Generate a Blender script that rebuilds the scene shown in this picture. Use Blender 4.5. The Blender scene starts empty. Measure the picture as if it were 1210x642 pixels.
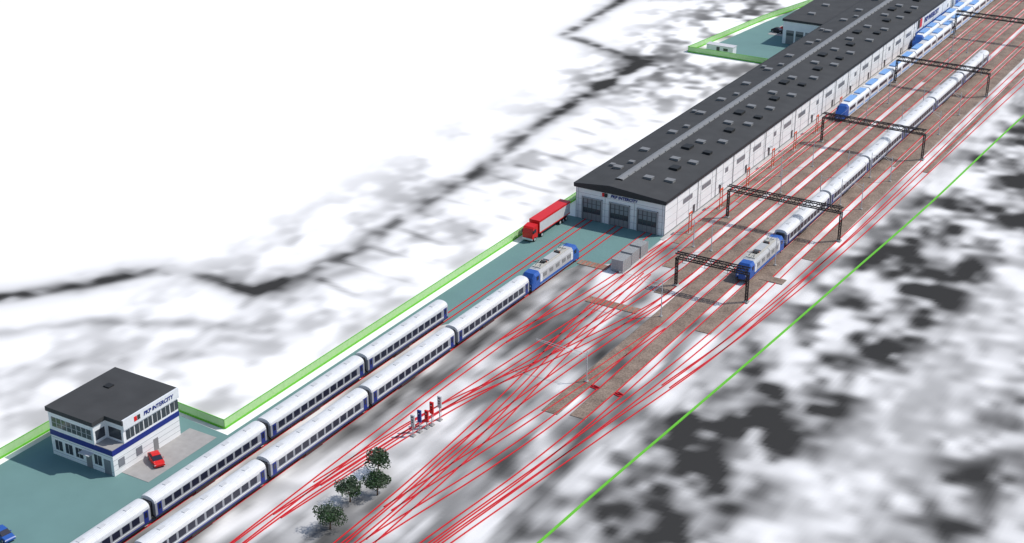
import bpy, math, random
import numpy as np
from mathutils import Vector
random.seed(7)
scn=bpy.context.scene
COL=scn.collection

# ------------------------------------------------------------------ materials
def mat(name,col,rough=0.7,metal=0.0,var=0.06,scale=1.5,spec=0.3,alpha=None,ribs=None):
    m=bpy.data.materials.new(name); m.use_nodes=True
    nt=m.node_tree; N=nt.nodes; L=nt.links
    b=N['Principled BSDF']
    b.inputs['Roughness'].default_value=rough
    b.inputs['Metallic'].default_value=metal
    b.inputs['Specular IOR Level'].default_value=spec
    tc=N.new('ShaderNodeTexCoord')
    no=N.new('ShaderNodeTexNoise'); no.inputs['Scale'].default_value=scale; no.inputs['Detail'].default_value=5
    L.new(tc.outputs['Object'],no.inputs['Vector'])
    mr=N.new('ShaderNodeMapRange'); mr.inputs['From Min'].default_value=.3; mr.inputs['From Max'].default_value=.7
    mr.inputs['To Min'].default_value=1-var; mr.inputs['To Max'].default_value=1+var*.6
    L.new(no.outputs['Fac'],mr.inputs['Value'])
    mx=N.new('ShaderNodeVectorMath'); mx.operation='SCALE'
    mx.inputs[0].default_value=col[:3]
    L.new(mr.outputs['Result'],mx.inputs['Scale'])
    L.new(mx.outputs['Vector'],b.inputs['Base Color'])
    if ribs:
        w=N.new('ShaderNodeTexWave'); w.bands_direction=ribs[0]; w.inputs['Scale'].default_value=ribs[1]
        L.new(tc.outputs['Object'],w.inputs['Vector'])
        bu=N.new('ShaderNodeBump'); bu.inputs['Strength'].default_value=ribs[2]; bu.inputs['Distance'].default_value=.05
        L.new(w.outputs['Fac'],bu.inputs['Height']); L.new(bu.outputs['Normal'],b.inputs['Normal'])
    if alpha: b.inputs['Alpha'].default_value=alpha
    return m
M={}
M['white']=mat('white_cladding',(.80,.80,.79),.6,ribs=('Z',2.2,.35),var=.06,scale=.3)
M['joint']=mat('panel_joint',(.34,.345,.35))
M['roof']=mat('roof_membrane',(.052,.052,.052),.85,var=.15,scale=.25)
M['fascia']=mat('dark_fascia',(.03,.03,.032),.6)
M['ridge']=mat('ridge_glazing',(.21,.21,.21),.5,var=.1)
M['vent']=mat('roof_vent_grey',(.19,.19,.19),.6)
M['ventd']=mat('roof_vent_dark',(.02,.02,.02),.6)
M['door']=mat('door_grey',(.22,.22,.22),.5)
M['doorf']=mat('door_frame',(.07,.07,.075),.5)
M['glass']=mat('window_glass',(.05,.055,.065),.15,spec=.6)
M['glassl']=mat('window_glass_light',(.20,.21,.23),.2,spec=.6)
M['navy']=mat('navy_paint',(.015,.03,.20),.4)
M['blue']=mat('blue_paint',(.03,.10,.36),.35)
M['lblue']=mat('light_blue_paint',(.20,.38,.68),.4)
M['red']=mat('red_paint',(.62,.015,.015),.35)
M['orange']=mat('orange_paint',(.70,.10,.04),.5)
M['brick']=mat('crossing_panel',(.42,.13,.08),.8)
M['rail']=mat('rail_red',(.56,.018,.025),.6)
M['croof']=mat('coach_roof',(.66,.66,.66),.5,ribs=('Y',1.2,.5),var=.06)
M['cside']=mat('coach_side',(.31,.32,.345),.4,var=.05)
M['cwhite']=mat('coach_white',(.70,.71,.72),.4,var=.04)
M['cwin']=mat('coach_window',(.018,.020,.038),.2,spec=.5)
M['under']=mat('underframe',(.040,.040,.042),.8)
M['wheel']=mat('wheel_steel',(.09,.085,.08),.5)
M['black']=mat('gantry_black',(.015,.012,.012),.6)
M['grey']=mat('grey_steel',(.42,.42,.42),.5)
M['lgrey']=mat('light_grey_steel',(.55,.55,.55),.5)
M['teal']=mat('teal_paving',(.138,.245,.232),.9,var=.06,scale=.15)
M['conc']=mat('concrete_pad',(.34,.325,.31),.9,var=.1,scale=.8)
M['apron']=mat('apron',(.46,.44,.42),.9,var=.1,scale=.8)
M['fgreen']=mat('fence_panel_green',(.46,.74,.32),.6,alpha=.8)
M['fline']=mat('fence_rail_green',(.13,.46,.03),.6)
M['bark']=mat('bark',(.09,.06,.04),.9)
M['leaf']=mat('leaf',(.035,.08,.025),.8,var=.5,scale=2.5)
M['leafl']=mat('leaf_light',(.11,.15,.09),.8,var=.4,scale=2.5)
M['cont']=mat('container_grey',(.33,.335,.33),.6,ribs=('Y',2.5,.8))
M['tyre']=mat('tyre',(.02,.02,.02),.9)
M['beige']=mat('beige_roof_gear',(.45,.43,.38),.6)

def ballast():
    m=bpy.data.materials.new('ballast_brown'); m.use_nodes=True
    nt=m.node_tree;N=nt.nodes;L=nt.links;b=N['Principled BSDF'];b.inputs['Roughness'].default_value=.95
    tc=N.new('ShaderNodeTexCoord')
    no=N.new('ShaderNodeTexNoise');no.inputs['Scale'].default_value=3.0;no.inputs['Detail'].default_value=8;no.inputs['Roughness'].default_value=.75
    n2=N.new('ShaderNodeTexNoise');n2.inputs['Scale'].default_value=.25;n2.inputs['Detail'].default_value=3
    L.new(tc.outputs['Object'],no.inputs['Vector']);L.new(tc.outputs['Object'],n2.inputs['Vector'])
    ad=N.new('ShaderNodeMath');ad.operation='ADD'
    mu=N.new('ShaderNodeMath');mu.operation='MULTIPLY';mu.inputs[1].default_value=.5
    L.new(n2.outputs['Fac'],mu.inputs[0]);L.new(no.outputs['Fac'],ad.inputs[0]);L.new(mu.outputs[0],ad.inputs[1])
    cr=N.new('ShaderNodeValToRGB');e=cr.color_ramp.elements
    e[0].position=.52;e[0].color=(.085,.055,.040,1);e[1].position=1.0;e[1].color=(.35,.265,.205,1)
    L.new(ad.outputs[0],cr.inputs['Fac']);L.new(cr.outputs['Color'],b.inputs['Base Color'])
    return m
M['ballast']=ballast()

# ------------------------------------------------------------------ mesh builder
class MB:
    def __init__(s): s.v=[];s.f=[];s.m=[];s.ms=[]
    def mi(s,k):
        if k not in s.ms: s.ms.append(k)
        return s.ms.index(k)
    def add(s,vs,fs,k):
        o=len(s.v); s.v+=[tuple(v) for v in vs]; i=s.mi(k)
        for f in fs: s.f.append([o+a for a in f]); s.m.append(i)
    def box(s,x0,x1,y0,y1,z0,z1,k):
        s.add([(x0,y0,z0),(x1,y0,z0),(x1,y1,z0),(x0,y1,z0),(x0,y0,z1),(x1,y0,z1),(x1,y1,z1),(x0,y1,z1)],
              [(0,3,2,1),(4,5,6,7),(0,1,5,4),(1,2,6,5),(2,3,7,6),(3,0,4,7)],k)
    def poly(s,pts,z,k):
        s.add([(x,y,z) for x,y in pts],[list(range(len(pts)))],k)
    def loft(s,secs,k,caps=True,kf=None):
        n=len(secs[0]); vs=[p for c in secs for p in c]; fs=[]
        for i in range(len(secs)-1):
            for j in range(n):
                a=i*n+j;b=i*n+(j+1)%n
                fs.append((a,b,b+n,a+n))
        s.add(vs,fs,k)
        if caps:
            s.add(secs[0],[list(range(n))[::-1]],k); s.add(secs[-1],[list(range(n))],k)
    def rod(s,a,b,r,k,n=6,r2=None):
        a=Vector(a);b=Vector(b);d=(b-a)
        if d.length<1e-6:return
        d.normalize(); u=d.orthogonal().normalized(); w=d.cross(u); r2=r if r2 is None else r2
        s1=[a+(u*math.cos(t)+w*math.sin(t))*r for t in [2*math.pi*i/n for i in range(n)]]
        s2=[b+(u*math.cos(t)+w*math.sin(t))*r2 for t in [2*math.pi*i/n for i in range(n)]]
        s.loft([s1,s2],k)
    def mesh(s,name):
        me=bpy.data.meshes.new(name); me.from_pydata(s.v,[],s.f)
        for k in s.ms: me.materials.append(M[k])
        me.polygons.foreach_set('material_index',s.m); me.update()
        return me
    def obj(s,name,loc=(0,0,0),rot=0,parent=None):
        return place(s.mesh(name),name,loc,rot,parent)
def place(me,name,loc=(0,0,0),rot=0,parent=None):
    o=bpy.data.objects.new(name,me); o.location=loc; o.rotation_euler=(0,0,rot); COL.objects.link(o)
    if parent: o.parent=parent
    return o
def empty(name,loc=(0,0,0)):
    o=bpy.data.objects.new(name,None); o.location=loc; COL.objects.link(o); return o
def text(s,name,size,loc,rot,k,parent,ext=.02,off=.02):
    c=bpy.data.curves.new(name,'FONT'); c.body=s; c.size=size; c.extrude=ext; c.offset=off
    c.align_x='CENTER'; c.align_y='CENTER'; c.shear=.15
    t=bpy.data.objects.new(name+'_tmp',c); COL.objects.link(t)
    bpy.context.view_layer.update()
    me=bpy.data.meshes.new_from_object(t.evaluated_get(bpy.context.evaluated_depsgraph_get()))
    bpy.data.objects.remove(t)
    me.materials.clear(); me.materials.append(M[k])
    o=bpy.data.objects.new(name,me); o.location=loc; o.rotation_euler=rot; COL.objects.link(o); o.parent=parent
    return o

# ------------------------------------------------------------------ ground
rng=np.random.default_rng(11)
TAB=rng.random((512,512))
def vn(x,y,s=0,hard=False):
    xi=np.floor(x).astype(int); yi=np.floor(y).astype(int); fx=x-xi; fy=y-yi
    if not hard: fx=fx*fx*(3-2*fx); fy=fy*fy*(3-2*fy)
    g=lambda a,b: TAB[(a+s*37)%512,(b+s*91)%512]
    return (g(xi,yi)*(1-fx)+g(xi+1,yi)*fx)*(1-fy)+(g(xi,yi+1)*(1-fx)+g(xi+1,yi+1)*fx)*fy
def ss(a,b,x):
    t=np.clip((x-a)/(b-a),0,1); return t*t*(3-2*t)
def axis(lo,hi,st,far):
    c=list(np.arange(lo,hi+st/2,st)); g=st*2;a=c[0];pre=[]
    while a>-far: a-=g; g*=1.35; pre.append(a)
    g=st*2;b=c[-1];post=[]
    while b<far: b+=g; g*=1.35; post.append(b)
    return np.array(pre[::-1]+c+post)
ax=axis(-330,10,.8,5000); ay=axis(85,560,.9,5000)
GX,GY=np.meshgrid(ax,ay)
x=GX.ravel();y=GY.ravel()
def segd(px,py,a,b):
    ax_,ay_=a;bx,by=b;dx=bx-ax_;dy=by-ay_;L2=dx*dx+dy*dy
    t=np.clip(((px-ax_)*dx+(py-ay_)*dy)/L2,0,1)
    return np.hypot(px-ax_-t*dx,py-ay_-t*dy)
def rot(a):
    c,s_=math.cos(a),math.sin(a); return x*c+y*s_, -x*s_+y*c
u,v=rot(math.radians(14))
b1=vn(u/7.5,v/9.5,1); b2=vn(u/3.9,v/4.8,2); b3=vn(u/2.2,v/2.6,3); b4=vn(u/22,v/26,4)
fb=(b1*.36+b2*.34+b3*.17+b4*.19)/1.06
xr=np.interp(y,[100,154,195,263,312,386,460,560],[-90,-88,-86,-82,-79,-76.5,-72,-66])
right=ss(-10,3,x-xr)
sh_=x-(y-225)*.09
hump=ss(-68,-57,sh_)*(1-ss(-50,-34,sh_))
aR=right*(1-.72*hump)*(1-.50*ss(-50,-24,x))
# D is how far the display tone drops below white (aerial image tones)
D=aR*.90*ss(.27,.76,fb)
D+=right*.12*(1-hump)*ss(.2,.8,b4)+right*.10*b3+right*.05*vn(x/1.6,y/9,51)
st1=vn((x+.10*y)/3.4,y/24,5)*.5+vn((x+.10*y)/1.7,y/11,6)*.3+vn((x+.1*y)/.95,y/6,7)*.2
mid=(1-right)*ss(-143,-136,x)
D+=mid*.44*ss(.28,.78,st1)*(1-.45*ss(240,290,y))
D+=mid*.28*ss(.33,.75,fb)*(1-.4*ss(240,290,y))+mid*.05
left=1-ss(-152,-147,x)
inner=left*ss(-212,-180,x)
fl=vn(u/8,v/12,12)*.42+vn(u/4,v/5,13)*.36+vn(u/2,v/2.6,14)*.22
D+=inner*.28*ss(.38,.80,fl)*(1-ss(290,330,y)*.3)
D+=inner*.36*ss(.36,.72,fl)*ss(330,360,y)*(1-ss(450,490,y))
D+=left*(1-ss(-260,-215,x))*.02*ss(.5,.8,fl)
D+=left*.12*ss(.42,.7,fl)*ss(395,440,y)*ss(-240,-215,x)
da=ss(-175,-170,x)*(1-ss(-157,-152,x))*ss(196,206,y)*(1-ss(330,345,y))
dash=1-np.clip(np.abs(((y+.15*x+2.5*vn(x/9,y/16,44))%9.5)-4.7)/1.5,0,1)
D+=left*da*dash*.24*ss(.25,.65,vn(x/6,y/5,20))
def street(pts,w,a,s):
    global D
    d=np.full_like(x,1e9)
    for p,q in zip(pts,pts[1:]): d=np.minimum(d,segd(x,y,p,q))
    ww=w*(.75+.6*vn(x/5,y/5,s+3))
    g=np.exp(-(d/ww)**2)
    h=np.exp(-(d/(w*2.9))**2)
    D=D+a*g*(.22+.85*ss(.25,.7,vn(x/5,y/5,s)*.55+vn(x/2.6,y/2.6,s+1)*.45))+.20*a*h
street([(-262,108),(-225,163),(-209,182),(-201,197),(-190,199),(-178,198),(-173,222),(-175,245),(-176,275),(-181,315),(-183,345),(-183,378),(-217,391),(-222,440),(-226,470)],2.0,.50,30)
street([(-181,300),(-183,384)],2.2,.12,31)
street([(-178,198),(-171,206),(-168,216)],2.4,.24,32)
street([(-215,150),(-196,172),(-178,182),(-166,186)],2,.20,33)
street([(-200,140),(-186,160),(-170,172)],2,.18,34)
street([(-222,170),(-235,172)],1.6,.15,36)
street([(-235,150),(-214,176),(-206,193)],2.8,.28,38)
street([(-222,440),(-200,455),(-180,470),(-172,520)],3,.24,35)
inreg=ss(-320,-300,x)*(1-ss(-5,5,x))*ss(88,95,y)*(1-ss(545,560,y))
D=D*inreg+.02*(1-inreg)
D=np.clip(D,0,.78)
val=.88*(1-D)**2.0
n=len(ax);mrows=len(ay)
me=bpy.data.meshes.new('ground')
idx=np.arange(n*mrows).reshape(mrows,n)
q=np.stack([idx[:-1,:-1],idx[:-1,1:],idx[1:,1:],idx[1:,:-1]],-1).reshape(-1,4)
me.vertices.add(len(x)); me.vertices.foreach_set('co',np.stack([x,y,np.zeros_like(x)],-1).ravel())
me.loops.add(q.size); me.loops.foreach_set('vertex_index',q.ravel())
me.polygons.add(len(q)); me.polygons.foreach_set('loop_start',np.arange(0,q.size,4)); me.polygons.foreach_set('loop_total',np.full(len(q),4))
me.update(); me.validate()
ca=me.color_attributes.new('tone','FLOAT_COLOR','POINT')
ca.data.foreach_set('color',np.stack([val,val*.975,val*.945,np.ones_like(val)],-1).ravel())
gm=bpy.data.materials.new('ground_aerial'); gm.use_nodes=True
N=gm.node_tree.nodes;L=gm.node_tree.links;b=N['Principled BSDF'];b.inputs['Roughness'].default_value=1;b.inputs['Specular IOR Level'].default_value=0
at=N.new('ShaderNodeAttribute');at.attribute_name='tone';L.new(at.outputs['Color'],b.inputs['Base Color'])
me.materials.append(gm)
place(me,'ground')

# ------------------------------------------------------------------ paving
pv=MB()
pv.poly([(-170.6,40),(-141.8,40),(-141.8,200),(-138,206),(-137.2,216),(-130,242.5),(-123.5,246.5),(-121.6,254),(-121.6,264),(-146.3,264),(-146.3,154),(-170.6,155.6)],.012,'teal')
pv.poly([(-169.5,396),(-144,396),(-144,480),(-164,480),(-170,438),(-174,396)],.012,'teal')
pv.obj('teal_pavement')
pd=MB()
pd.box(-153,-147.3,137,152.5,.0,.06,'conc')
pd.box(-164,-156,424,436,.0,.06,'conc')
pd.obj('concrete_pavement')
ap=MB()
ap.box(-121.9,-121.0,262,470,0,.10,'apron')
ap.obj('apron_pavement')

# ------------------------------------------------------------------ tracks
def smooth(pts,step=3.0):
    P=[Vector((a,b)) for a,b in pts]; P=[2*P[0]-P[1]]+P+[2*P[-1]-P[-2]]; out=[]
    for i in range(1,len(P)-2):
        p0,p1,p2,p3=P[i-1:i+3]; k=max(1,int((p2-p1).length/step))
        for j in range(k):
            t=j/k
            out.append(.5*((2*p1)+(p2-p0)*t+(2*p0-5*p1+4*p2-p3)*t*t+(3*p1-p0-3*p2+p3)*t**3))
    out.append(P[-2]); return out
def ribbon(mb,pts,off,w,z0,z1,k):
    secs=[]
    for i,p in enumerate(pts):
        a=pts[max(0,i-1)];c=pts[min(len(pts)-1,i+1)];d=(c-a).normalized();nn=Vector((d.y,-d.x))
        l=p+nn*(off-w/2);r=p+nn*(off+w/2)
        secs.append([(l.x,l.y,z0),(r.x,r.y,z0),(r.x,r.y,z1),(l.x,l.y,z1)])
    mb.loft(secs,k)
TR=[
 [(-139.8,60),(-139.8,264)],
 [(-132.4,60),(-132.4,264)],
 [(-123.5,60),(-125.2,131),(-125.9,180),(-125.5,220),(-125.4,264)],
 [(-123.9,60),(-124.9,131),(-123.5,160),(-119.5,205),(-116.6,250),(-116.4,290),(-116.4,560)],
 [(-124.6,140),(-121.5,172),(-116.5,205),(-112.6,245),(-112.4,290),(-112.4,560)],
 [(-113.5,60),(-111.6,142),(-112.4,170),(-111,200),(-108.2,240),(-108,290),(-108,560)],
 [(-113.2,60),(-112.0,110),(-109.3,142),(-105.5,168),(-103.4,195),(-103.3,240),(-103.3,560)],
 [(-107.5,60),(-104.2,120),(-101.9,147),(-99.6,170),(-98.7,195),(-98.6,240),(-98.6,560)],
 [(-107.2,60),(-103.8,120),(-100.9,147),(-96.5,190),(-93.9,235),(-93.7,300),(-93.7,560)],
 [(-106.0,60),(-102.9,120),(-99.9,147),(-94.8,188),(-90.6,226),(-89,280),(-88.6,340),(-88,420),(-86,560)],
 [(-93.0,205),(-90.0,232),(-87.2,280),(-85.8,350),(-84.2,420),(-80,560)],
 [(-112.5,125),(-112.9,160),(-114.8,190),(-118.5,225),(-119.6,262),(-119.8,300),(-119.8,560)],
 [(-109.2,142),(-110.2,170),(-113.6,205),(-116.4,245)],
 [(-125.0,150),(-122,178),(-115,204),(-109,232),(-108,250)],
 [(-111.9,150),(-107.5,185),(-103.5,225)],
 [(-125.6,205),(-122,230),(-119.7,262)],
]
rm=MB()
for t in TR:
    s=smooth(t)
    for o in (-.76,.76): ribbon(rm,s,o,.185,0.01,.15,'rail')
rm.obj('railway_track')
bs=MB()
def strip(x0,x1,y0,y1,sk=0):
    secs=[]
    yy=y0
    while yy<y1:
        secs.append([(x0,yy,0.0),(x1,yy,0.0),(x1-.2,yy,.09),(x0+.2,yy,.09)]); yy+=12
    bs.loft(secs,'ballast')
strip(-107.2,-104.1,187,560); strip(-102.4,-99.4,188,560); strip(-97.7,-94.6,227,560)
strip(-111.6,-108.8,238,560); strip(-115.6,-113.2,250,560); strip(-119.0,-117.2,262,560)
strip(-92.9,-89.9,268,560); strip(-87.2,-85.6,330,560)
for t,y0 in ((-108,400),(-112.4,350),(-103.3,400),(-93.7,330),(-116.4,290),(-119.8,300)):
    bs.box(t-.42,t+.42,y0,560,0,.05,'ballast')
bs.obj('ballast_bed')
cx=MB()
cx.box(-121,-110.2,227.6,230,.02,.11,'ballast'); cx.box(-130.8,-124.3,242.2,244.4,.03,.11,'ballast')
cx.box(-96.5,-91.5,254,256.4,.02,.165,'ballast')
for (a,b_,c,d) in [(-121,-110.2,227.6,230),(-130.8,-124.3,242.2,244.4)]:
    k=a
    while k<b_: cx.box(k,k+.22,c+.1,d-.1,.11,.13,'brick'); k+=1.0
cx.obj('track_crossing')

gb=MB()
ribbon(gb,smooth([(-92,60),(-88.4,154),(-86,195),(-84,227),(-82,263),(-79.4,312),(-76.8,386),(-72,460),(-66,560)],8),0,.42,0,.15,'fline')
gb.obj('boundary_kerb')
def fence(pts,name):
    f=MB(); H_=1.65
    for (x0,y0),(x1,y1) in zip(pts,pts[1:]):
        a=Vector((x0,y0));b_=Vector((x1,y1));d=(b_-a).normalized();n_=Vector((d.y,-d.x))
        def bar(w,z0,z1,k):
            q_=[a-n_*w,b_-n_*w,b_+n_*w,a+n_*w]
            f.loft([[(p.x,p.y,z0) for p in q_],[(p.x,p.y,z1) for p in q_]],k)
        bar(.04,.15,H_,'fgreen'); bar(.16,0.0,.30,'fline'); bar(.06,H_-.01,H_+.08,'fline')
        L_=(b_-a).length; k=0
        while k<L_:
            p=a+d*k; f.rod((p.x,p.y,0),(p.x,p.y,H_+.04),.045,'fline',5); k+=3
    f.obj(name)
fence([(-172,60),(-172,156.5),(-148,155.3),(-148,393)],'green_fence')
fence([(-148.4,393.6),(-176.7,393.6),(-171.6,438),(-164,476),(-160,520)],'green_fence')

# ------------------------------------------------------------------ hall
hall=empty('train_maintenance_hall',(-132.5,264,0))
def hb(): return MB()
W=10.6; LN=300; E=8.0; R_=8.9; RX=-2.4
def zr(X):
    return E+(R_-E)*((X+W+.3)/(RX+W+.3) if X<RX else (W+.3-X)/(W+.3-RX))
w=hb(); w.box(-W,W,0,LN,0,7.4,'white')
w.obj('walls',parent=hall)
r=hb()
def rs(yy): return [(-W-.3,yy,7.25),(W+.3,yy,7.25),(W+.3,yy,E),(RX,yy,R_),(-W-.3,yy,E)]
r.loft([rs(-.35),rs(LN)],'roof')
r.loft([[(p[0]*1.002,p[1],p[2]-.05 if p[2]<7.4 else p[2]+.06) for p in rs(yy)] for yy in (-.5,-.34)],'fascia')
r.box(W+.29,W+.42,-.4,LN,7.5,8.05,'fascia'); r.box(-W-.42,-W-.29,-.4,LN,7.5,8.05,'fascia')
r.obj('roof',parent=hall)
rd=hb()
rd.loft([[(RX-.9,yy,R_-.2),(RX+.9,yy,R_-.2),(RX+.75,yy,R_+.2),(RX,yy,R_+.34),(RX-.75,yy,R_+.2)] for yy in (4,LN-3)],'ridge')
k=4
while k<LN-3: rd.box(RX-.93,RX+.93,k,k+.12,R_-.1,R_+.24,'vent'); k+=3
rd.obj('ridge_skylight',parent=hall)
vt=hb()
yy=7
i=0
RV=random.Random(5)
def vent(X,y_,kk='vent',a=.95,l=1.4,h=.42):
    X+=RV.uniform(-.3,.3); y_+=RV.uniform(-1.2,1.2)
    z=zr(X); vt.box(X-a,X+a,y_,y_+l,z-.2,z+h,kk); 
    if kk=='vent': vt.box(X-a-.07,X+a+.07,y_-.07,y_+l+.07,z+h,z+h+.07,'vent')
while yy<LN-10:
    vent(-6.4,yy+3); vent(2.2,yy); vent(6.6,yy+1.5)
    if i%2==0: vent(-4.8,yy+8,'vent',.6,1.0); vent(4.2,yy+9,'ventd',1.0,2.2,.5)
    else: vent(1.4,yy+7,'ventd',1.0,2.6,.5); vent(6.2,yy+9,'ventd',.9,1.5,.5)
    if i%3==0: vent(-8.6,yy+6,'vent',.5,1.0)
    yy+=14.5; i+=1
vt.obj('roof_vents',parent=hall)
pj=hb()
k=0
while k<LN:
    pj.box(W,W+.03,k,k+.10,0,7.25,'joint'); pj.box(-W-.03,-W,k,k+.10,0,7.25,'joint'); k+=6
for z in (1.8,3.6,5.4): pj.box(W,W+.02,0,LN,z,z+.05,'joint')
for xx in (-W+.0,-10.1,-3.55,3.45,10.0,W-.1): pj.box(xx,xx+.08,-.03,0,0,7.25,'joint')
for z in (1.5,3.0,4.5,5.9): pj.box(-W,W,-.025,0,z,z+.05,'joint')
pj.box(W,W+.06,0,LN,0,.35,'door')
pj.obj('panel_joints',parent=hall)
g=hb()
for xc in (-6.6,0,6.6):
    g.box(xc-2.25,xc+2.25,-.10,-.005,0,5.0,'doorf')
    for a in range(4):
        x0=xc-2.1+a*1.06
        g.box(x0,x0+.98,-.14,-.09,.1,1.6,'door')
        for r2 in range(3): g.box(x0+.06,x0+.92,-.13,-.09,1.75+r2*1.08,2.70+r2*1.08,'glassl' if r2 else 'glass')
    g.box(xc-2.45,xc-2.25,-.3,0,0,5.2,'joint'); g.box(xc+2.25,xc+2.45,-.3,0,0,5.2,'joint'); g.box(xc-2.45,xc+2.45,-.35,0,5.0,5.2,'joint')
g.obj('gates',parent=hall)
wn=hb()
k=9
j=0
while k<LN-4:
    if j%3!=2:
        wn.box(W,W+.05,k,k+4.6,4.2,5.3,'glassl')
        for q_ in range(5): wn.box(W+.04,W+.08,k+q_*1.13,k+q_*1.13+.08,4.2,5.3,'joint')
        if j%3==0: wn.box(W,W+.05,k+5.2,k+6.3,0,2.2,'doorf')
    else:
        wn.box(W,W+.05,k,k+1.1,0,2.2,'doorf'); wn.box(W,W+.5,k-.2,k+1.3,2.4,2.5,'joint')
        wn.box(W,W+.05,k+3,k+4.6,4.2,5.3,'glassl')
    for q_ in (7.4,): wn.rod((W+.12,k+q_,0),(W+.12,k+q_,7.3),.07,'joint',5)
    k+=9.6; j+=1
wn.obj('windows',parent=hall)
text('PKP INTERCITY','hall_sign',.92,(1.0,-.16,6.5),(math.pi/2,0,0),'navy',hall,.02,.03)
lg=hb(); lg.box(-4.2,-3.7,-.2,-.02,6.1,6.9,'red'); lg.box(-3.6,-3.0,-.2,-.02,6.1,6.9,'under'); lg.obj('sign_logo',parent=hall)
text('PKP INTERCITY','wall_sign',2.1,(W+.2,187,5.6),(math.pi/2,0,math.pi/2),'navy',hall,.03,.05)
l2=hb(); l2.box(W,W+.12,172.0,204,4.0,7.2,'cwhite'); l2.box(W,W+.2,173,175,4.4,7.0,'under'); l2.box(W,W+.2,175.4,177.4,4.4,7.0,'red'); l2.box(W,W+.14,172,208,2.6,3.6,'blue')
l2.obj('wall_sign_board',parent=hall)
of=hb(); of.box(W,W+.6,210,250,0,9.4,'cwhite')
for z in (1.0,3.7,6.4): of.box(W+.6,W+.66,211,249,z,z+1.5,'blue')
for q_ in range(10): of.box(W+.6,W+.72,211+q_*4,211.3+q_*4,0,9.2,'cwhite')
of.box(W-1,W+.8,209.8,250.2,9.4,9.8,'fascia')
of.obj('office_front',parent=hall)
# annex
an=empty('annex_building',(-150,417,0))
a=MB(); a.box(-6.5,6.2,0,70,0,6.9,'white')
for kx in (-5.4,-2.4,.6): a.box(kx,kx+2.4,-.06,0,0,4.2,'door'); a.box(kx+.1,kx+2.3,-.09,-.05,2.6,3.4,'glass')
a.obj('walls',parent=an)
a=MB(); a.box(-6.8,6.3,-.3,70.3,6.9,7.6,'roof'); 
for yy in (8,20,33,47): a.box(-2,0,yy,yy+1.6,7.6,8.1,'vent')
a.obj('roof',parent=an)
sh=MB(); sh.box(-4.2,4.2,-1.3,1.3,0,2.3,'cwhite'); sh.box(-4.35,4.35,-1.45,1.45,2.3,2.45,'lgrey'); sh.box(-1,0,-1.34,-1.3,0,2,'doorf'); sh.box(1.2,2.6,-1.34,-1.3,1,1.8,'glass')
sh.obj('storage_shed',(-168,398,0))

# ------------------------------------------------------------------ office house
ho=empty('office_building',(-166,135.6,0))
Wd,Ld,Hh=13.2,14.6,8.3
h=MB()
h.box(0,Wd,0,Ld,0,3.9,'white')
foot=[(0,0),(9.6,0),(9.6,2.6),(Wd,2.6),(Wd,Ld),(0,Ld)]
h.loft([[(a_,b_,3.9) for a_,b_ in foot],[(a_,b_,Hh-.4) for a_,b_ in foot]],'white')
h.obj('walls',parent=ho)
f2=[(-.25,-.25),(9.85,-.25),(9.85,2.35),(Wd+.25,2.35),(Wd+.25,Ld+.25),(-.25,Ld+.25)]
h=MB(); h.loft([[(a_,b_,Hh-.5) for a_,b_ in f2],[(a_,b_,Hh+.25) for a_,b_ in f2]],'roof')
h.box(3,4.2,9,10.2,Hh+.25,Hh+.45,'ventd'); h.obj('roof',parent=ho)
h=MB()
h.box(-.06,Wd+.06,-.06,Ld+.06,3.6,4.5,'navy')
h.box(9.7,Wd-.01,.02,2.5,4.5,4.6,'conc')
h.obj('stripe',parent=ho)
h=MB()
h.box(.6,9.2,-.05,0,5.2,6.9,'glass')
for q_ in range(9): h.box(.6+q_*1.07,.7+q_*1.07,-.08,-.04,5.2,6.9,'lgrey')
h.box(.6,9.2,-.08,-.04,6.0,6.06,'lgrey')
for a_ in (.8,3.0,5.2,9.2): h.box(a_,a_+1.5,-.05,0,1.1,2.8,'glass'); h.box(a_+.7,a_+.78,-.08,-.04,1.1,2.8,'lgrey')
h.box(7.4,8.6,-.06,0,0,2.4,'door'); h.box(11.2,12.6,-.06,0,0,2.6,'glassl')
h.box(6.9,9.1,-1.1,0,2.75,2.9,'lgrey')
for z in (.6,3.2): h.box(0,Wd,-.02,0,z,z+.05,'joint')
h.box(9.6,9.65,.4,2.3,5.1,6.7,'glass'); h.box(10.2,12.8,2.54,2.6,5.0,6.8,'glass')
k=3.2
while k<Ld-1.2: h.box(Wd,Wd+.05,k,k+1.7,4.9,6.5,'glass'); h.box(Wd+.04,Wd+.08,k+.8,k+.88,4.9,6.5,'lgrey'); k+=1.95
for z in (.9,1.8,2.7): h.box(Wd,Wd+.02,0,Ld,z,z+.05,'joint')
for k in (1.0,4.8): h.box(Wd,Wd+.05,k,k+1.3,1.1,2.5,'glassl')
h.box(Wd,Wd+.05,8.6,9.6,0,2.2,'door')
h.obj('windows',parent=ho)
h=MB(); h.box(Wd+.0,Wd+.28,2.6,Ld+.2,6.85,8.6,'cwhite'); h.box(Wd+.28,Wd+.32,4.9,5.5,7.35,8.15,'red'); h.box(Wd+.28,Wd+.32,5.6,6.2,7.35,8.15,'under'); h.obj('sign_board',parent=ho)
text('PKP INTERCITY','roof_sign',.95,(Wd+.32,10.2,7.72),(math.pi/2,0,math.pi/2),'navy',ho,.02,.02)

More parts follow.
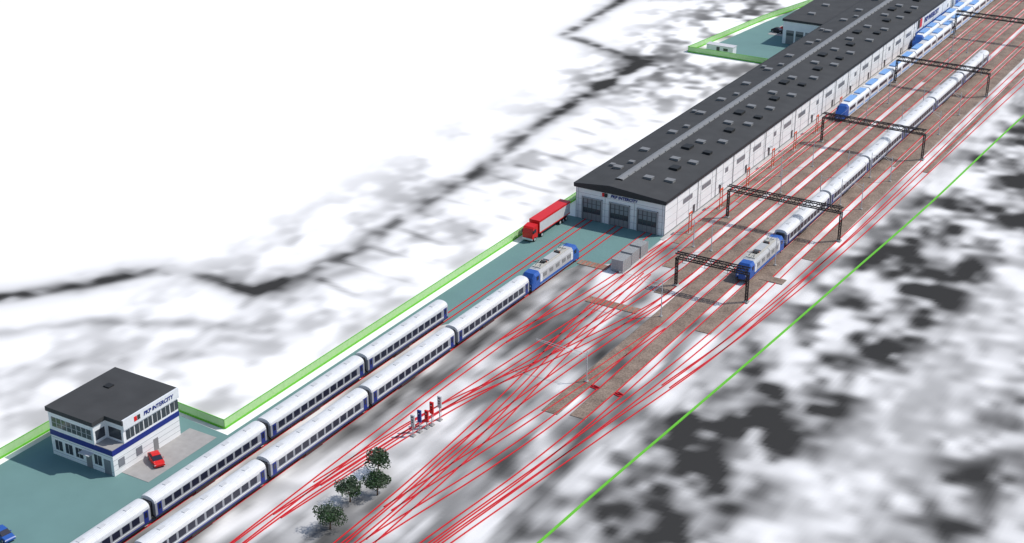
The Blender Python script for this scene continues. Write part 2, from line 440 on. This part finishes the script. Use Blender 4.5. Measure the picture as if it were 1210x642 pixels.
# ------------------------------------------------------------------ coaches
def bogie(c,yc,g=.78):
    c.box(-1.15,-1.0,yc-1.6,yc+1.6,.45,.75,'under'); c.box(1.0,1.15,yc-1.6,yc+1.6,.45,.75,'under'); c.box(-1,1,yc-.3,yc+.3,.5,.85,'under')
    for dy in (-1.25,1.25):
        for sx in (-1,1): c.rod((sx*.72,yc+dy,.62),(sx*.86,yc+dy,.62),.46,'wheel',14)
        c.rod((-.8,yc+dy,.62),(.8,yc+dy,.62),.08,'wheel',6)
def coach_mesh():
    c=MB(); L2=12.5
    c.box(-1.41,1.41,-L2,L2,1.05,3.25,'cside')
    rf=lambda y,s=1: [(1.44*s,y,3.25)]+[(1.44*s*math.cos(math.pi*i/10),y,3.25+.92*math.sin(math.pi*i/10)**.8) for i in range(1,10)]+[(-1.44*s,y,3.25)]
    c.loft([rf(-L2,.93),rf(-L2+.25),rf(L2-.25),rf(L2,.93)],'croof')
    for sx in (-1,1):
        def sd(o0,o1): return (1.41+o0,1.41+o1) if sx>0 else (-1.41-o1,-1.41-o0)
        a,b_=sd(0,.02)
        c.box(a,b_,-L2+1.6,L2-1.6,3.08,3.22,'cwhite')
        c.box(a,b_,-L2,L2,1.06,1.25,'navy')
        c.box(a,b_,-L2+1.5,L2-1.5,1.50,1.68,'cwhite')
        k=-L2+2.0
        while k<L2-2.6:
            a2,b2=sd(.0,.035)
            c.box(a2,b2,k,k+1.45,1.9,3.0,'cwin'); k+=1.93
        for dk in (-L2+.45,L2-1.35):
            a2,b2=sd(.0,.022); c.box(a2,b2,dk,dk+.9,1.15,3.15,'navy'); a3,b3=sd(.021,.04)
            c.box(a3,b3,dk+.2,dk+.7,2.0,2.9,'cwin')
    for yy in (-L2,L2):
        s=1 if yy>0 else -1
        y0,y1=sorted((yy,yy+s*.46)); c.box(-.85,.85,y0,y1,1.15,3.5,'under')
        for bx in (-.88,.88): c.rod((bx,yy,1.06),(bx,yy+s*.45,1.06),.2,'under',8)
    c.box(-1.2,1.2,-5.5,5.5,.5,1.05,'under'); c.box(-1.38,1.38,-L2,L2,.82,1.05,'under')
    c.box(-1.32,-1.2,-3,2,.45,.95,'under'); c.box(1.2,1.32,-4,1,.45,.95,'under')
    for yc in (-9.6,9.6): bogie(c,yc)
    for k in (-9,-4,0,4,9): c.box(-.3,.3,k,k+1.1,4.14,4.24,'lgrey')
    return c.mesh('passenger_coach')
CM=coach_mesh()
def coach(X,y0): place(CM,'passenger_coach',(X,y0+12.98,.12))
for y0 in (77,103,129,155,181): coach(-139.8,y0)
for y0 in (94,120,146,172,198): coach(-132.4,y0)
for i in range(6): coach(-98.6,270+26.05*i)

def loco_mesh():
    c=MB(); L2=9.4
    def sec(y,s,zb,zt,zr_): return [(-1.45*s,y,zb),(1.45*s,y,zb),(1.48*s,y,2.2),(1.42*s,y,zt),(1.05*s,y,zr_),(-1.05*s,y,zr_),(-1.42*s,y,zt),(-1.48*s,y,2.2)]
    c.loft([sec(-L2+2.8,1,.85,3.3,3.85),sec(L2-2.8,1,.85,3.3,3.85)],'grey')
    for s in (-1,1):
        e=[sec(s*(L2-2.8),1.003,.85,3.3,3.86),sec(s*(L2-1.1),1.0,.8,3.3,3.8),sec(s*(L2-.45),.95,.7,2.6,3.0),sec(s*L2,.88,.7,1.9,2.15)]
        c.loft(e if s>0 else e[::-1],'blue')
        y1,y2=s*(L2-1.02),s*(L2-.42)
        c.add([(-1.05,y1,3.62),(1.05,y1,3.62),(1.15,y2+s*.04,2.78),(-1.15,y2+s*.04,2.78)],[(0,1,2,3)],'cwin')
        for bx in (-.9,.9):
            c.rod((bx,s*(L2-.3),1.0),(bx,s*(L2+.5),1.0),.2,'under',8); 
            c.box(bx-.15,bx+.15,min(s*(L2-.05),s*(L2+.03)),max(s*(L2-.05),s*(L2+.03)),1.5,1.75,'cwhite')
        c.box(-1.3,1.3,min(s*(L2-.6),s*(L2+.02)),max(s*(L2-.6),s*(L2+.02)),.45,.75,'under')
        for sx in (-1,1):
            a,b_=sorted((sx*1.44,sx*1.50)); c.box(a,b_,min(s*(L2-1.5),s*(L2-2.3)),max(s*(L2-1.5),s*(L2-2.3)),2.35,3.1,'cwin')
            c.box(a,b_,min(s*(L2-3.0),s*(L2-3.7)),max(s*(L2-3.0),s*(L2-3.7)),1.2,3.1,'cwhite')
    for sx in (-1,1):
        a,b_=sorted((sx*1.40,sx*1.505))
        for k in (-5.4,-2.9,-.4,2.1,4.2): c.box(a,b_,k,k+1.4,2.2,3.0,'door')
        c.box(a,b_,-6.6,6.6,1.0,1.5,'blue')
    c.box(-.9,.9,-5.5,5.5,3.85,4.02,'beige'); c.box(-.7,.7,-1.8,1.8,4.02,4.3,'grey'); c.box(-.5,.5,2.3,3,4.02,4.35,'under')
    c.box(-1.25,-.95,-6,6,3.6,3.8,'grey'); c.box(-.5,.5,-3.4,-2.6,4.02,4.3,'ventd')
    for s in (-1,1):
        yb=s*5.2
        for q_ in (-.55,.55):
            c.rod((q_,yb,4.05),(q_*.7,yb-s*1.5,4.65),.045,'under'); c.rod((q_*.7,yb-s*1.5,4.65),(q_,yb+s*.2,4.95),.04,'under')
        c.rod((-.9,yb+s*.2,4.98),(.9,yb+s*.2,4.98),.05,'under')
        for q_ in (-.6,.6): c.rod((q_,yb-s*2.6,4.02),(q_,yb-s*2.6,4.35),.1,'brick',8)
    c.box(-1.1,1.1,-2.2,2.2,.35,.9,'under')
    for yc in (-5.4,5.4): bogie(c,yc)
    return c.mesh('electric_locomotive')
LM=loco_mesh()
place(LM,'electric_locomotive',(-132.4,234.2,.12)); place(LM,'electric_locomotive',(-98.6,260.0,.12))

def emu(cars,nose=True):
    c=MB(); y=0; CL=20
    rfp=lambda y,s,zt: [(-1.42*s,y,.55),(1.42*s,y,.55),(1.45*s,y,2.4),(1.38*s,y,min(3.3,zt)),(.9*s,y,zt),(-.9*s,y,zt),(-1.38*s,y,min(3.3,zt)),(-1.45*s,y,2.4)]
    for i in range(cars):
        y0=i*CL; y1=y0+CL-.5
        if i==0:
            c.loft([[(p[0],p[1],min(p[2],1.5)) for p in rfp(0,.6,1.5)],[(p[0],p[1],min(p[2],2.2)) for p in rfp(.7,.85,2.2)],rfp(2.2,.97,3.5),rfp(3.2,1,3.85)],'blue')
            c.add([(-1.0,1.0,2.45),(1.0,1.0,2.45),(1.1,2.15,3.45),(-1.1,2.15,3.45)],[(0,1,2,3)],'cwin')
            y0=3.2
        c.loft([rfp(y0,1,3.85),rfp(y1,1,3.85)],'cwhite')
        c.box(-1.2,1.2,y1,y1+.5,.8,3.5,'under')
        for sx in (-1,1):
            a,b_=sorted((sx*1.40,sx*1.475)); c.box(a,b_,y0+.6,y1-.6,2.0,2.9,'cwin'); c.box(a,b_,y0,y1,.9,1.25,'lblue')
            for d in (.3,.7):
                yd=y0+(y1-y0)*d; a2,b2=sorted((sx*1.40,sx*1.49)); c.box(a2,b2,yd,yd+1.3,.8,3.05,'cwhite')
        c.box(-.85,.85,y0+2,y0+7.5,3.85,4.15,'lblue'); c.box(-.85,.85,y1-6.5,y1-1.5,3.85,4.15,'lblue')
        c.box(-.6,.6,y0+8.5,y1-7.5,3.85,4.0,'lgrey')
        for q_ in (1.0,CL-1.5): bogie(c,max(2.9,i*CL+q_))
    return c.mesh('multiple_unit_train')
EM=emu(8); place(EM,'multiple_unit_train',(-116.4,355,.12))
place(EM,'multiple_unit_train',(-119.8,430,.12))

# ------------------------------------------------------------------ catenary gantries
def gantry(x0,x1,y,h=7.0):
    c=MB(); w_=.5; z0=h-.6; z1=h+.5
    for dy in (-w_,w_):
        for z in (z0,z1): c.box(-.2,x1+.2-x0,dy-.09,dy+.09,z-.09,z+.09,'black')
        k=0;up=True
        while k<x1-x0-.01:
            k2=min(k+1.2,x1-x0)
            c.rod((k,dy,z0 if up else z1),(k2,dy,z1 if up else z0),.07,'black',4); up=not up; k=k2
    k=0
    while k<x1-x0:
        for z in (z0,z1): c.rod((k,-w_,z),(k,w_,z),.06,'black',4); c.rod((k,-w_,z),(min(k+1.2,x1-x0),w_,z),.05,'black',4)
        k+=1.2
    for xx in (0,x1-x0):
        for dx in (-.2,.2):
            for dy in (-.22,.22): c.box(xx+dx-.06,xx+dx+.06,dy-.06,dy+.06,0,z0+.02,'black')
        k=0.2
        while k<z0-.7:
            for dx in (-.2,.2): c.rod((xx+dx,-.22,k),(xx+dx,.22,k+.7),.03,'black',4)
            for dy in (-.22,.22): c.rod((xx-.2,dy,k),(xx+.2,dy,k+.7),.03,'black',4)
            k+=.7
        c.box(xx-.5,xx+.5,-.5,.5,0,.3,'conc')
    for t in (-112.4,-108,-103.3,-98.6,-93.7):
        if x0+1<t<x1-1: c.rod((t-x0,0,z0),(t-x0,0,z0-.9),.05,'black',4); c.rod((t-x0-.8,0,z0-.9),(t-x0+.8,0,z0-.9),.035,'black',4)
    c.obj('catenary_gantry',(x0,y,0))
gantry(-109.2,-94.4,243,6.6)
for yy in (280.5,338,395.5,453,510): gantry(-114.7,-89.5,yy)
wi=MB()
for t,y0 in ((-112.4,280),(-108,243),(-103.3,243),(-98.6,243),(-93.7,280)):
    wi.rod((t,y0,5.6),(t,560,5.6),.018,'grey',4); 
wi.obj('overhead_wire')
def mast(X,y,h=6.5,arm=-2.6):
    c=MB(); c.rod((0,0,0),(0,0,h),.11,'lgrey',7,.07); c.box(-.3,.3,-.3,.3,0,.25,'conc')
    c.rod((0,0,h-.6),(arm,0,h-.3),.04,'lgrey',5); c.rod((0,0,h-1.5),(arm,0,h-.5),.03,'lgrey',5); c.rod((arm,0,h-.2),(arm,0,h-.9),.03,'grey',5)
    c.obj('catenary_mast',(X,y,0))
mast(-105.6,229,7.5,-9); mast(-105.4,199.5,6,-10)
for X,y,a_ in [(-110.2,262,2.2),(-110.2,300,2.2),(-101,300,2.3),(-101,318,2.3),(-110.2,320,2.2),(-96.2,262,2.2),(-96.2,300,2.2),(-96.2,320,2.2),(-110.2,358,2.2),(-101,358,2.3),(-91.4,300,-2),(-91.4,320,-2),(-91.4,358,-2),(-101,376,2.3),(-110.2,376,2.2),(-96.2,415,2),(-105.7,415,2.2),(-105.7,435,2.2),(-110.2,435,2.2),(-91.4,376,-2),(-114.2,262,2),(-114.2,310,2)]:
    mast(X,y,6.2,a_)
for yy in (268,284,299,314,328,343,360):
    c=MB(); c.rod((0,0,0),(0,0,4.6),.10,'orange',6); c.rod((0,1.3,0),(0,1.3,4.6),.10,'orange',6)
    c.box(-.09,.09,-.1,1.4,4.4,4.75,'orange'); c.box(-.06,.06,-.05,1.35,1.0,1.15,'orange'); c.box(-.3,.3,-.4,1.7,0,.16,'conc')
    c.obj('portal_sign',(-118.1,yy,0))

# ------------------------------------------------------------------ signals
def signal(X,y,k,h=4.4):
    c=MB(); c.rod((0,0,0),(0,0,h),.08,'grey',7); c.box(-.33,.33,-.14,.14,h-2.0,h,k)
    c.box(-.35,.35,-.15,.15,h,h+.1,'lgrey' if k=='grey' else k); c.box(-.22,.22,-.26,-.14,h-.3,h-.25,'under')
    for z in (h-.4,h-.8,h-1.2): c.rod((0,-.14,z),(0,-.18,z),.11,'cwhite' if z>h-.6 else 'under',10)
    c.rod((.2,.15,0),(.2,.15,h-1.7),.02,'grey',4); c.rod((-.2,.15,0),(-.2,.15,h-1.7),.02,'grey',4)
    for q_ in range(6): c.rod((-.2,.15,.3+q_*.38),(.2,.15,.3+q_*.38),.015,'grey',4)
    c.box(-.35,.35,-.35,.35,0,.2,'conc'); c.obj('railway_signal',(X,y,0))
signal(-120.6,169.2,'grey',3.8); signal(-120.4,170.8,'navy',3.9); signal(-119.9,173.6,'red',4.2); signal(-119.7,175.6,'grey',4.4); signal(-120.1,172.4,'red',3.2)

# ------------------------------------------------------------------ grey containers
for (X,y,l) in ((-122,242.8,3.6),(-122.2,247.2,3.2),(-122.2,251.2,3.2)):
    c=MB(); c.box(-1.3,1.3,0,l,.12,2.6,'cont')
    for sx in (-1.3,1.22):
        for yy in (0,l-.08): c.box(sx-.02,sx+.10,yy-.02,yy+.1,0,2.66,'grey')
    c.box(-1.33,1.33,-.02,.06,2.55,2.66,'grey'); c.box(-.03,.03,-.04,0,.2,2.5,'joint'); c.box(-.5,-.4,-.06,0,1,1.6,'joint')
    c.obj('storage_container',(X,y,0))

# ------------------------------------------------------------------ road vehicles
def wheels(c,xs,ys,r,wd):
    for yy in ys:
        for sx in (-1,1): c.rod((sx*(xs-wd),yy,r),(sx*xs,yy,r),r,'tyre',16); c.rod((sx*(xs-wd*.2),yy,r),(sx*(xs+.02),yy,r),r*.55,'lgrey',10)
def car(X,y,rot_,k):
    c=MB()
    def s(y,hw,z0,z1,tap=.92): return [(-hw,y,z0),(hw,y,z0),(hw,y,(z0+z1)/2),(hw*tap,y,z1),(-hw*tap,y,z1),(-hw,y,(z0+z1)/2)]
    c.loft([s(-2.1,.72,.35,.62),s(-1.95,.85,.25,.75),s(-1.0,.88,.22,.92),s(.2,.88,.22,.95),s(1.5,.88,.22,.95),s(2.0,.82,.28,.88),s(2.1,.75,.4,.8)],k)
    c.loft([s(-1.1,.78,.9,.93,.95),s(-.35,.76,.9,1.4,.82),s(.9,.76,.9,1.43,.82),s(1.75,.76,.9,.96,.95)],'cwin')
    c.loft([s(-.38,.64,1.38,1.44,.95),s(.25,.66,1.4,1.48,.95),s(.95,.64,1.38,1.46,.95)],k)
    for sx in (-1,1):
        c.box(min(sx*.60,sx*.86),max(sx*.6,sx*.86),-2.06,-1.98,.55,.68,'cwhite'); c.box(min(sx*.5,sx*.72),max(sx*.5,sx*.72),2.05,2.13,.6,.75,'orange')
        for py in (-.3,.35,.95): c.rod((sx*.8,py,.93),(sx*.66,py,1.42),.035,k,5)
        c.box(min(sx*.86,sx*1.0),max(sx*.86,sx*1.0),-.75,-.6,.92,1.05,k)
    wheels(c,.9,(-1.3,1.3),.32,.2)
    c.obj('parked_car',(X,y,.06),rot_)
car(-150.3,142.0,math.radians(60),'red'); car(-154.8,115.5,math.radians(80),'blue'); car(-160.5,431,math.radians(90),'red')
car(-162,427.5,math.radians(80),'under')
c=MB()
c.loft([[(-1.2,y_,.7),(1.2,y_,.7),(1.2,y_,z_),(-1.2,y_,z_)] for y_,z_ in ((0,2.0),(.25,3.0),(.6,3.3),(2.2,3.5))],'red')
c.add([(-1.05,.05,2.05),(1.05,.05,2.05),(1.02,.26,2.95),(-1.02,.26,2.95)],[(0,1,2,3)],'cwin')
for sx in (-1,1):
    a_,b_=sorted((sx*1.19,sx*1.22)); c.box(a_,b_,.7,1.6,1.9,2.7,'cwin')
    c.box(min(sx*1.2,sx*1.45),max(sx*1.2,sx*1.45),.1,.25,2.0,2.7,'under')
c.box(-1.2,1.2,-.05,0.05,.5,.9,'cwhite'); c.box(-.5,.5,1.0,15.6,.75,1.05,'under')
c.box(-1.25,1.25,2.9,16,1.15,3.95,'lgrey'); c.box(-1.27,1.27,2.86,16.03,3.6,4.0,'red')
c.box(-1.27,1.27,2.86,2.95,1.2,3.6,'red'); c.box(1.24,1.27,2.9,16,1.15,1.4,'red')
wheels(c,1.22,(1.0,4.0),.5,.4); wheels(c,1.22,(11.8,13.1,14.4),.5,.4)
c.obj('articulated_lorry',(-145.0,246.6,0))

# ------------------------------------------------------------------ trees
def tree(X,y,R,Hc,seed):
    rnd=random.Random(seed); c=MB()
    c.rod((0,0,0),(.06,.03,Hc*.5),.14,'bark',7,.09)
    cl=[]
    for i in range(9):
        a=2*math.pi*i/9+rnd.random()*.6; rr=R*rnd.uniform(.35,.75); z=Hc*rnd.uniform(.62,1.05)
        p=(rr*math.cos(a),rr*math.sin(a),z); c.rod((.05,.02,Hc*rnd.uniform(.3,.5)),p,.06,'bark',5,.02); cl.append((p,R*rnd.uniform(.32,.5)))
    cl.append(((0,0,Hc*1.1),R*.5)); cl.append(((.1,0,Hc*.85),R*.55))
    for p,r_ in cl:
        light=rnd.random()<.4
        for _ in range(190):
            d=Vector((rnd.gauss(0,1),rnd.gauss(0,1),rnd.gauss(0,.8))).normalized()*r_*rnd.uniform(.55,1.08)
            q_=Vector(p)+d; s_=rnd.uniform(.09,.2)
            u_=Vector((rnd.gauss(0,1),rnd.gauss(0,1),rnd.gauss(0,1))).normalized(); w_=u_.orthogonal().normalized()
            c.add([q_-u_*s_,q_+w_*s_*.6,q_+u_*s_,q_-w_*s_*.6],[(0,1,2,3)],'leafl' if (light or rnd.random()<.25) else 'leaf')
    c.obj('shade_tree',(X,y,0))
for i,(X,y,R,h_) in enumerate([(-116.0,141.4,2.2,3.1),(-117.8,148.6,2.1,3.1),(-115.4,152.2,2.2,3.3),(-119.0,157.4,2.1,3.0)]):
    tree(X,y,R,h_,40+i)

# ------------------------------------------------------------------ light, sky, camera
EL=math.radians(50); sh_dir=Vector((-.76,-.65)).normalized()
to_sun=Vector((-sh_dir.x*math.cos(EL),-sh_dir.y*math.cos(EL),math.sin(EL)))
sd=bpy.data.lights.new('sun','SUN'); sd.energy=3.8; sd.angle=math.radians(.6); sd.color=(1,.975,.94)
so=bpy.data.objects.new('sun',sd); COL.objects.link(so); so.rotation_euler=to_sun.to_track_quat('Z','Y').to_euler(); so.location=(-50,200,150)
wd=bpy.data.worlds.new('World'); scn.world=wd; wd.use_nodes=True
N=wd.node_tree.nodes;L=wd.node_tree.links;bg=N['Background']
sk=N.new('ShaderNodeTexSky'); sk.sky_type='NISHITA'; sk.sun_disc=False; sk.sun_elevation=EL; sk.sun_rotation=math.atan2(to_sun.x,to_sun.y)
L.new(sk.outputs['Color'],bg.inputs['Color']); bg.inputs['Strength'].default_value=.14
cd=bpy.data.cameras.new('camera'); co=bpy.data.objects.new('camera',cd); COL.objects.link(co)
co.location=(0,0,123); co.rotation_euler=(math.radians(90-24.4),0,math.radians(31.1))
cd.sensor_width=36; cd.lens=36*1762/1210; cd.clip_start=1; cd.clip_end=12000
scn.camera=co
scn.view_settings.view_transform='Standard'; scn.view_settings.look='None'; scn.view_settings.exposure=0
